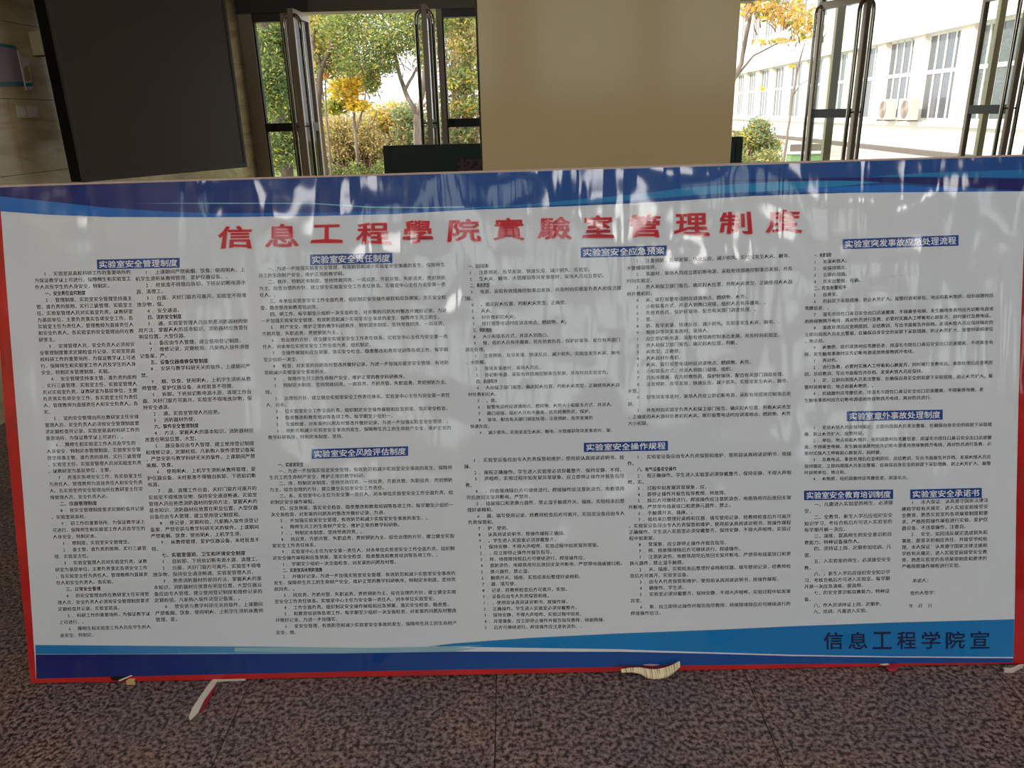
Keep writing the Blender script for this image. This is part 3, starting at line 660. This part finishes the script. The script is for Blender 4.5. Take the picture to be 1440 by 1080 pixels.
def floor_scrap(name, m, pts, z, label, cat, parent=None):
    b = MB(); P = [on_z(x, y, z) for x, y in pts]; P = [(p.x, p.y) for p in P]
    ar = sum(P[i][0]*P[(i+1) % len(P)][1]-P[(i+1) % len(P)][0]*P[i][1] for i in range(len(P)))
    if ar < 0: P = P[::-1]
    b.prism(P, .0005 if parent is None else z-.001, z); o = b.build(name, m, parent)
    if label: tag(o, label, cat)
    return o
o = floor_scrap('vinyl_strip', PAPER, [(297, 957), (305.5, 957), (300, 967), (288, 983), (278.5, 1002), (267, 1012.5), (265.5, 1008), (270, 996), (282, 978), (292, 964)], .003, 'pointed off white vinyl strip with a red edge lying on the granite', 'vinyl scrap')
floor_scrap('red_edge', REDB, [(302, 965), (304, 966), (296, 981), (287, 998), (280, 1003), (288.5, 984)], .0045, None, None, o)
o = floor_scrap('paper_sliver', PAPER, [(299, 954.5), (345, 953), (345, 954.6), (299, 956.2)], .006, 'thin pale sliver along the board foot beside the pointed vinyl strip', 'vinyl scrap')
o = floor_scrap('torn_edge', WOOD, [(177, 957.5), (184, 952.5), (190, 952), (189, 957.8)], .012, 'small yellow torn chip at the lower left foot of the board', 'vinyl scrap')
fb = MB(); fb.prism(uvs([(154, 951.5), (184, 950.5), (176, 957), (158, 957.5)], .0012), .0006, .0012); fb.build('missing_border', BLACK, board)
fb = MB(); fb.prism(uvs([(166, 957), (184, 949.6), (186, 950.4), (169, 958)], .003), .0014, .003); fb.build('torn_sliver', PAPER, board)
o = curl('vinyl_tatter', REDB, [(1244, 934), (1249, 935.5), (1255, 934.5), (1261, 933.5)], [(1245, 938), (1250, 944.5), (1256, 945), (1263, 939)], .008, None, 'small red and white tatter at the board foot below the slogan', 'vinyl scrap')
fb = MB(); fb.prism(uvs([(1238, 934.5), (1248, 933.2), (1251, 934.5), (1244, 936)], .012), .009, .012); fb.build('white_edge', PAPER, board)
o = floor_scrap('vinyl_corner', PAPER, [(1411, 938.5), (1420, 939.3), (1426, 938), (1432, 934.5), (1440, 934), (1431, 938.5), (1425, 942), (1413, 941.5)], .010, 'white peeling vinyl corner at the right foot of the board', 'vinyl scrap')

# ------------------------------------------------------------------ outside
ZG = -.30
g = bx('ground', PAVE, None, -60, 70, YF+.14, 120, ZG-.2, ZG); tag(g, 'pale paved ground outside the doors', 'ground', kind='structure')
def gpos(x, Y): p = on_y(x, 170, Y); return p.x
lw = MB(); lw.prism([(-40, 13.5), (gpos(1105, 14)+0, 13.5), (gpos(1105, 30), 34), (gpos(1030, 60), 60), (-40, 60)], ZG, ZG+.03)
lawn = lw.build('lawn', GRASS); tag(lawn, 'grass lawn under the trees', 'lawn', kind='structure')
o = bx('threshold', PAVE, None, XL, XR, YF-.06, YF+.6, -.29, -.002); tag(o, 'stone threshold step under the glass doors', 'step', kind='structure')
# roof over the entrance, part of the same building
o = bx('roof_slab', RENDER, None, XL-3, XR+3, YB-.3, YF+.45, ZC+.16, ZC+.6); tag(o, 'roof slab over the lobby', 'roof', kind='structure')

# leaves
def leaves(name, clumps, n, size, mats, weights, parent, seed, flat=.0):
    rnd = random.Random(seed); b = MB()
    wt = [(c[4] if len(c) > 4 else c[3] if len(c) > 3 else 1)*(c[1][0]*c[1][2])**.9 for c in clumps]; idx = list(range(len(mats)))
    for _ in range(n):
        c = rnd.choices(clumps, wt)[0]; cx, r = c[0], c[1]
        while True:
            p = Vector((rnd.uniform(-1, 1), rnd.uniform(-1, 1), rnd.uniform(-1, 1)))
            if p.length < 1: break
        p = p*(.55+.45*rnd.random()); q = Vector((cx[0]+p.x*r[0], cx[1]+p.y*r[1], cx[2]+p.z*r[2]))
        a = Vector((rnd.gauss(0, 1), rnd.gauss(0, 1), rnd.gauss(0, .7))).normalized(); d = a.cross(Vector((rnd.gauss(0, 1), rnd.gauss(0, 1), rnd.gauss(0, 1)))).normalized()
        s = size*rnd.uniform(.6, 1.3); k = len(b.v)
        b.v += [tuple(q-a*s), tuple(q+d*s*.42), tuple(q+a*s), tuple(q-d*s*.42)]; b.f.append((k, k+1, k+2, k+3))
        ww = c[2] if len(c) > 2 and c[2] else weights
        b.mi.append(rnd.choices(idx, ww)[0])
    o = b.build(name, mats, parent); o['kind'] = 'stuff'; return o
LM = [LG, LDG, LYG, LY, LO, LB, LGY, LP]
def at(x, y, Y): p = on_y(x, y, Y); return (p.x, p.y, p.z)
def rel(p, o): return (p[0]-o[0], p[1]-o[1], p[2]-o[2])
def limb(b, pts, rads, seg=8):
    b.tube(pts, rads, seg)
def tree(name, label, base, trunks, clumps, n, size, weights, seed, group='trees outside', bark=BARK, twigs=0):
    t = empty(name, base); tag(t, label, 'tree', group)
    for k, (pts, rads) in enumerate(trunks):
        b = MB(); P = [Vector(rel(p, base)) for p in pts]
        Q = []; R = []
        for i in range(len(P)-1):
            for s in range(4):
                f = s/4; Q.append(P[i].lerp(P[i+1], f)+Vector((random.uniform(-1, 1), 0, random.uniform(-1, 1)))*rads[i]*.25); R.append(rads[i]+(rads[i+1]-rads[i])*f)
        Q.append(P[-1]); R.append(rads[-1]); b.tube(Q, R, 8); b.build('trunk' if k == 0 else 'branch', bark, t, smooth=True)
    cl = [(rel(c[0], base),)+tuple(c[1:]) for c in clumps]
    if twigs:
        rnd = random.Random(seed+5); b = MB()
        for _ in range(twigs):
            c = rnd.choice(cl); p = Vector(c[0])+Vector((rnd.uniform(-1, 1)*c[1][0], rnd.uniform(-1, 1)*c[1][1], rnd.uniform(-1, 0)*c[1][2]))
            q = p+Vector((rnd.uniform(-.5, .5), rnd.uniform(-.3, .3), rnd.uniform(.3, 1)))*c[1][2]*.9; mid = p.lerp(q, .5)+Vector((rnd.uniform(-1, 1), 0, 0))*.08*c[1][2]
            b.tube([p, mid, q], [.012, .009, .004], 4, cap=False)
        o = b.build('twigs', TWIG, t); o['kind'] = 'stuff'
    if n: leaves('foliage', cl, n, size, LM, weights, t, seed)
    return t
gnd = lambda x, Y: (gpos(x, Y), Y, ZG)
# tree with the forked trunk in the middle of the left opening
G = [6, 3, 4, .3, .12, .5, 1.4, .8]; GW = [3, 1, 4, 2, 1.5, 1, 1, 1.5]
B0 = gnd(585, 14)
tree('forked_tree', 'green tree with a pale forked trunk beside the edge on glass door', B0,
     [([B0, at(586, 190, 14), at(587, 160, 14)], [.085, .07, .06]), ([at(587, 162, 14), at(574, 140, 14), at(561, 100, 14.2), at(545, 40, 14.4)], [.05, .042, .035, .02]),
      ([at(588, 162, 14), at(596, 120, 13.8), at(600, 60, 13.6), at(604, 0, 13.6)], [.05, .04, .03, .02]), ([at(570, 125, 14), at(590, 90, 13.9), at(612, 50, 13.8)], [.03, .02, .01])],
     [(at(520, 65, 14), (.75, .7, .42)), (at(560, 50, 14), (.7, .7, .42)), (at(602, 70, 13.8), (.35, .5, .45)), (at(540, 92, 14), (.35, .5, .22)), (at(480, 40, 14.2), (.6, .6, .4)),
      (at(500, 95, 13.8), (.45, .5, .2)), (at(600, 20, 14), (.6, .6, .5)), (at(522, 115, 14), (.22, .2, .3)), (at(536, 10, 14.5), (1.2, .7, .4)), (at(608, 140, 14), (.15, .3, .3), None, .5)],
     16000, .035, G, 11, twigs=60)
B1 = gnd(395, 13)
tree('leaning_tree', 'dense green tree with a grey leaning trunk seen through the left sidelight', B1,
     [([B1, at(392, 160, 13), at(384, 100, 13), at(372, 40, 13), at(366, -30, 13)], [.11, .09, .08, .07, .05]), ([at(388, 130, 13), at(402, 95, 13), at(412, 40, 13)], [.04, .03, .02])],
     [(at(375, 70, 13.4), (.35, .5, .7)), (at(405, 110, 13.4), (.4, .5, .6)), (at(400, 180, 13.4), (.5, .5, .5)), (at(390, 220, 13.2), (.5, .5, .3)), (at(410, 50, 13.6), (.35, .5, .4)), (at(360, 150, 13.6), (.3, .4, .8)), (at(385, 120, 12.6), (.3, .15, .6)), (at(398, 205, 12.6), (.3, .15, .4)), (at(372, 60, 12.7), (.22, .15, .3), None, .6)],
     22000, .037, [5, 5, 3, .3, .15, .2, 2, .3], 12, bark=DBARK)
B2 = gnd(452, 16)
tree('dark_limbed_tree', 'tree with dark bare limbs and yellowing leaves between the first door and the forked tree', B2,
     [([B2, at(447, 150, 16), at(452, 100, 16), at(470, 55, 16), at(485, 20, 16)], [.06, .055, .05, .045, .03]), ([at(454, 100, 16), at(440, 60, 16), at(448, 10, 16)], [.04, .03, .02]), ([at(470, 60, 16), at(482, 50, 16), at(500, 0, 16)], [.03, .025, .02])],
     [(at(455, 50, 16.4), (.5, .5, .5), [2, 1, 5, 3, 1, 1, 1, 1]), (at(470, 85, 16.3), (.6, .5, .4), [4, 3, 3, 1, 1, 1, 1, 1]), (at(452, 20, 16), (.5, .5, .3), [1, 1, 4, 4, 1, 1, 1, 1])], 5200, .045, GW, 13, twigs=40, bark=DBARK)
B3 = gnd(500, 17)
tree('yellow_shrub_tree', 'small tree with bright golden yellow leaves in the left opening', B3,
     [([B3, at(500, 190, 17), at(497, 140, 17)], [.04, .035, .02]), ([at(500, 185, 17), at(512, 150, 17), at(515, 120, 17)], [.03, .02, .01])],
     [(at(510, 112, 17), (.4, .4, .3)), (at(484, 125, 17), (.4, .4, .32), [1, 0, 4, 6, 1, 0, 0, 0]), (at(502, 148, 17), (.36, .4, .16)), (at(472, 150, 17), (.3, .3, .2), [3, 1, 5, 2, 0, 0, 0, 0])], 2600, .06, [.2, 0, 1.5, 8, 2.5, 0, 0, 0], 14)
B4 = gnd(460, 17)
tree('orange_sapling', 'sapling with a few orange leaves beside the first glass door', gnd(458, 16.5),
     [([gnd(458, 16.5), at(458, 150, 16.5), at(457, 95, 16.5)], [.025, .02, .01])], [(at(458, 103, 16.4), (.07, .2, .13)), (at(445, 85, 16.4), (.1, .2, .06))], 260, .05, [0, 0, 0, 2, 8, 0, 0, 0], 15)
# shrubs in the background of the left opening
def shrub(name, label, x, Y, clumps, n, size, w, seed, tw=0, group='shrubs outside'):
    b = gnd(x, Y); t = empty(name, b); tag(t, label, 'shrub', group); cl = [(rel(c[0], b),)+tuple(c[1:]) for c in clumps]; rnd = random.Random(seed)
    bb = MB()
    for _ in range(max(tw, 12)):
        c = rnd.choice(cl); p0 = Vector((c[0][0]*.8+rnd.uniform(-.2, .2), rnd.uniform(-.2, .2), 0)); q = Vector(c[0])+Vector((rnd.uniform(-1, 1)*c[1][0], rnd.uniform(-1, 1)*c[1][1]*.6, rnd.uniform(-.2, 1)*c[1][2]))
        m2 = p0.lerp(q, .55)+Vector((rnd.uniform(-.15, .15), 0, .1)); bb.tube([p0, m2, q], [.016, .011, .004], 4, cap=False)
    o = bb.build('stems', TWIG, t); o['kind'] = 'stuff'
    leaves('foliage', cl, n, size, LM, w, t, seed); return t
shrub('twiggy_shrub', 'brown twiggy shrub with tan and straw leaves left of the green notice board', 500, 18,
      [(at(470, 185, 18), (.45, .6, .5)), (at(505, 190, 18), (.5, .6, .55)), (at(525, 205, 18), (.4, .5, .4)), (at(480, 215, 18), (.5, .5, .25))], 9000, .04, [.6, .3, 1.2, .4, .3, 3.5, 1.2, 5], 21, 220)
shrub('straw_shrub', 'pale straw and yellow shrub behind the forked tree', 545, 20,
      [(at(530, 170, 20), (.6, .6, .5), [.5, 0, 3, 2, 1, 1, .5, 3]), (at(556, 165, 20), (.5, .6, .5), [.3, 0, 2, 2, 1.5, 1, 1, 3]), (at(545, 200, 20), (.8, .6, .45), [.5, .2, .5, .2, .4, 3, 2, 2])], 5200, .055, [1]*8, 22, 90)
shrub('grey_green_shrub', 'misty grey green shrub behind the door handles', 600, 19,
      [(at(585, 190, 19), (.7, .6, .6)), (at(620, 180, 19), (.5, .6, .6)), (at(570, 160, 19), (.4, .6, .3))], 5200, .05, [.8, .4, .3, .1, .1, 1, 5, 1], 23, 60)
shrub('mixed_shrub', 'orange and green shrub seen through the sidelight beside the pillar', 652, 18,
      [(at(655, 60, 18), (.5, .6, .6), [1.5, .3, 2, .6, .3, 2.5, 1.5, 4]), (at(650, 110, 18), (.5, .6, .4), [2, .5, 3, 1, .3, 1, 4, 1.5]), (at(655, 150, 18), (.45, .6, .3), [3, .5, 2, 1.5, 1.2, .5, 4, 1]), (at(650, 190, 18), (.45, .6, .3), [1, .5, .3, .1, .3, 1.5, 4, 1]), (at(635, 20, 18), (.7, .6, .4), [3, 1, 3, 1, .5, .5, 1, 1])], 8500, .05, [1]*8, 24, 60)
def hedge(name, label, x0, x1, Y, ytop, n, w, seed, depth=.8):
    a_, b_2 = gnd(x0, Y), gnd(x1, Y); zt = on_y((x0+x1)/2, ytop, Y).z
    t = empty(name, ((a_[0]+b_2[0])/2, Y, ZG)); tag(t, label, 'hedge', 'low hedges outside'); hw_ = abs(b_2[0]-a_[0])/2; h = zt-ZG
    k = max(2, int(hw_*2/.5)); cl = [((-hw_+(i+.5)*2*hw_/k, 0, h*.5), (hw_/k*1.3, depth/2, h*.55)) for i in range(k)]
    bb = MB(); rnd = random.Random(seed)
    for i in range(k*6):
        xx = rnd.uniform(-hw_, hw_); bb.tube([(xx, 0, 0), (xx+rnd.uniform(-.1, .1), rnd.uniform(-.2, .2), h*.9)], [.012, .005], 4, cap=False)
    o = bb.build('stems', TWIG, t); o['kind'] = 'stuff'; leaves('foliage', cl, n, .035, LM, w, t, seed)
hedge('low_hedge', 'clipped green hedge at the foot of the twiggy shrub', 440, 550, 17, 224, 7000, [6, 3, 3, .2, 0, .4, 2, .6], 31)
hedge('low_hedge', 'clipped grey green hedge in front of the white building', 1015, 1108, 15.5, 206, 7500, [4, 1, 2, .2, .6, 1, 4, 1.5], 32)
shrub('round_bush', 'rounded grey green bush in the right opening beside the pillar', 1068, 17,
      [(at(1066, 190, 17), (.36, .5, .42)), (at(1050, 195, 17), (.4, .5, .25), [2, 0, 2, 1.2, .4, 0, 3, 1]), (at(1082, 205, 17), (.3, .4, .25))], 4200, .045, [3, 1, 1, .2, .2, .6, 5, 1], 25, 40)
B5 = gnd(1010, 13)
tree('autumn_tree', 'thin autumn tree with orange leaves overhanging the top of the right opening', B5,
     [([B5, at(1015, 150, 13), at(1042, 90, 13), at(1052, 40, 13), at(1060, -20, 13)], [.06, .05, .035, .03, .02]), ([at(1030, 115, 13), at(1060, 78, 13), at(1095, 60, 13)], [.02, .015, .008])],
     [(at(1070, 10, 13), (.5, .5, .25)), (at(1110, 20, 13), (.45, .5, .28)), (at(1135, 40, 13), (.28, .4, .25)), (at(1085, 58, 13), (.4, .4, .06)), (at(1100, -20, 13), (.9, .5, .25))],
     1500, .05, [1.5, 0, 2, 2, 5, 1.5, .5, 2], 16, twigs=50)
B6 = gnd(1102, 15)
tree('slender_sapling', 'slender bare sapling leaning in front of the white building', B6,
     [([B6, at(1106, 200, 15), at(1114, 140, 15), at(1122, 95, 15), at(1132, 60, 15)], [.03, .022, .022, .018, .01]), ([at(1115, 135, 15), at(1126, 118, 15), at(1138, 112, 15)], [.01, .008, .004])],
     [(at(1114, 93, 15), (.06, .1, .04)), (at(1072, 125, 15), (.06, .1, .05))], 40, .04, [0, 0, 1, 2, 4, 0, 0, 0], 17)
# tall tree line far behind
for k, (x, Y, s_) in enumerate(((380, 30, 1), (450, 34, 2), (640, 33, 3), (700, 36, 4), (330, 26, 5))):
    b = gnd(x, Y); lab = ('far tree line crown behind the leaning trunk', 'far tree line crown left of the sky gap', 'far tree line crown right of the sky gap', 'far tree line crown hidden mostly by the pillar', 'far tree line crown at the left end')[k]
    tree('far_tree', lab, b, [([b, (b[0]+.1, Y, 2.5), (b[0], Y, 5)], [.2, .16, .08])],
         [((b[0], Y, 3.2), (1.9, 1.2, 1.6)), ((b[0]-.9, Y, 4.6), (1.6, 1.2, 1.4)), ((b[0]+1, Y, 4.9), (1.6, 1.2, 1.5)), ((b[0], Y, 1.4), (2.2, 1.2, 1.6)), ((b[0], Y, 6.3), (1.5, 1, 1.2))], 3400, .12, [4, 1, 3, 1, .5, 1.5, 3, 2], 40+k, 'far tree line')

# ------------------------------------------------------------------ white building on the right
P0 = Vector((on_y(1230, 150, 31).x, 31, 0)); DV = nrm(Vector((70/1081, 1, 0)))      # runs away from the doors
bl_ = empty('white_building', (P0.x, P0.y, ZG), math.atan2(DV.y, DV.x)-math.pi/2)
tag(bl_, 'long white rendered building with rows of white framed windows on the right', 'building')
# local frame: y runs along the wall, x points into the building
Z1 = 3.42-ZG; Z0 = .76-ZG; PIT = 3.2; WW = 2.42
YS0 = -4*PIT; NW = 15
bx('lower_wall', RENDER, bl_, 0, .3, YS0, YS0+NW*PIT, 0, Z0); bx('upper_wall', RENDER, bl_, -.14, .3, YS0, YS0+NW*PIT, Z1, 5.1-ZG)
bx('parapet', RENDER, bl_, -.14, .3, YS0, YS0+NW*PIT, 7.5-ZG, 9.5-ZG); bx('sill_ledge', RENDER, bl_, -.16, 0, YS0, YS0+NW*PIT, Z0-.16, Z0-.04)
bx('interior_backing', mat('dim_interior', srgb(120, 116, 110), .9), bl_, .6, .7, YS0, YS0+NW*PIT, 0, 9.4-ZG)
bx('plinth', ACG, bl_, -.25, 0, YS0, YS0+NW*PIT, 0, .16); bx('end_wall', RENDER, bl_, .3, 8, YS0-.0, YS0+.3, 0, 9.5-ZG)
wf = None
def winmesh(h, split):
    b = MB(); t_ = .075
    b.box(0, .07, 0, WW, 0, t_); b.box(0, .07, 0, WW, h-t_, h); b.box(0, .07, 0, t_, 0, h); b.box(0, .07, WW-t_, WW, 0, h)
    b.box(0, .07, 0, WW, split-.06, split+.06)
    for k in range(1, 4): b.box(0, .07, k*WW/4-.035, k*WW/4+.035, 0, h)
    return b
h1 = Z1-Z0; sp1 = h1*.56
proto = winmesh(h1, sp1).build('window', WFR, bl_); pm = {}
def panes(win, h, split):
    for k in range(4):
        for (a_, b_2) in ((.075, split-.06), (split+.06, h-.075)):
            key = (round(b_2-a_, 3),)
            if key not in pm:
                m_ = MB(); m_.box(.03, .036, .036, WW/4-.036, 0, b_2-a_); o_ = m_.build('pane', WGL, win); pm[key] = o_.data
            else:
                o_ = bpy.data.objects.new('pane', pm[key]); COL.objects.link(o_); o_.parent = win
            o_.location = (0, k*WW/4, a_)
h2 = 2.4; proto2 = winmesh(h2, 1.4).build('window', WFR, bl_)
for k in range(NW):
    y = YS0+k*PIT
    bx('pilaster', PIL, bl_, .0, .3, y-(PIT-WW)/2, y+(PIT-WW)/2, Z0, Z1)
    if k < NW-1 or True:
        w = proto if k == 0 else dupe(proto, bl_)
        w.location = (.16, y+(PIT-WW)/2, Z0); panes(w, h1, sp1)
    if k < 15:
        bx('upper_pilaster', PIL, bl_, .0, .3, y-(PIT-WW)/2, y+(PIT-WW)/2, 5.1-ZG, 7.5-ZG)
        w = proto2 if k == 0 else dupe(proto2, bl_)
        w.location = (.16, y+(PIT-WW)/2, 5.1-ZG); panes(w, h2, 1.4)
MW = bl_.matrix_basis.copy()
def aircon(yl, lab):
    M_ = Matrix.Translation(bl_.location) @ Matrix.Rotation(bl_.rotation_euler.z, 4, 'Z'); p = M_ @ Vector((-.56, yl, Z0-.02))
    t = empty('air_conditioner', p, bl_.rotation_euler.z); tag(t, lab, 'air conditioner', 'outdoor units on the white building')
    bx('casing', ACW, t, 0, .32, -.45, .45, .04, .72, bevel=.02)
    b = MB(); b.tube([(-.012, -.08, .38), (.0, -.08, .38)], .29, 28); b.build('fan_guard', ACG, t)
    b = MB()
    for k in range(6):
        r = .05*k+.03; b.tube([(-.016, -.08+r*math.cos(a), .38+r*math.sin(a)) for a in [j*math.pi/10 for j in range(21)]], .006, 4, cap=False)
    b.build('fan_rings', ACW, t)
    b = MB(); b.box(0, .34, -.40, -.36, 0, .04); b.box(0, .34, .36, .40, 0, .04); b.box(.15, .19, -.36, .36, .005, .035); b.build('bracket', ACG, t)
t1 = (P0 - CAM)
def ylocal(x):   # station on the wall seen at photo column x
    r = ray(x, horizon(x)); # solve P0 + s*DV crossing ray
    # (P0.x+s*DV.x)/(P0.y+s*DV.y) = r.x/r.y
    k = r.x/r.y; return (P0.x-k*P0.y)/(k*DV.y-DV.x)
aircon(ylocal(1264), 'boxy air conditioner unit on the ledge below the window nearest the door leaf')
aircon(ylocal(1296), 'boxy air conditioner unit with a round fan on the ledge below the middle window')
# planter bench in front of the building, far left
c = on_y(1126, 215, 24); t = empty('planter', (c.x, 24, ZG)); tag(t, 'green low planter box before the white building, left of the door leaf', 'planter')
bx('trough', mat('green_paint', srgb(120, 152, 104), .7), t, -.35, .6, -.2, .2, 0, c.z-ZG-.02); bx('rim', RENDER, t, -.4, .65, -.25, .25, c.z-ZG-.02, c.z-ZG+.05)
bx('dark_panel', ACG, t, -.35, .6, -.1, -.05, c.z-ZG+.05, c.z-ZG+.25)
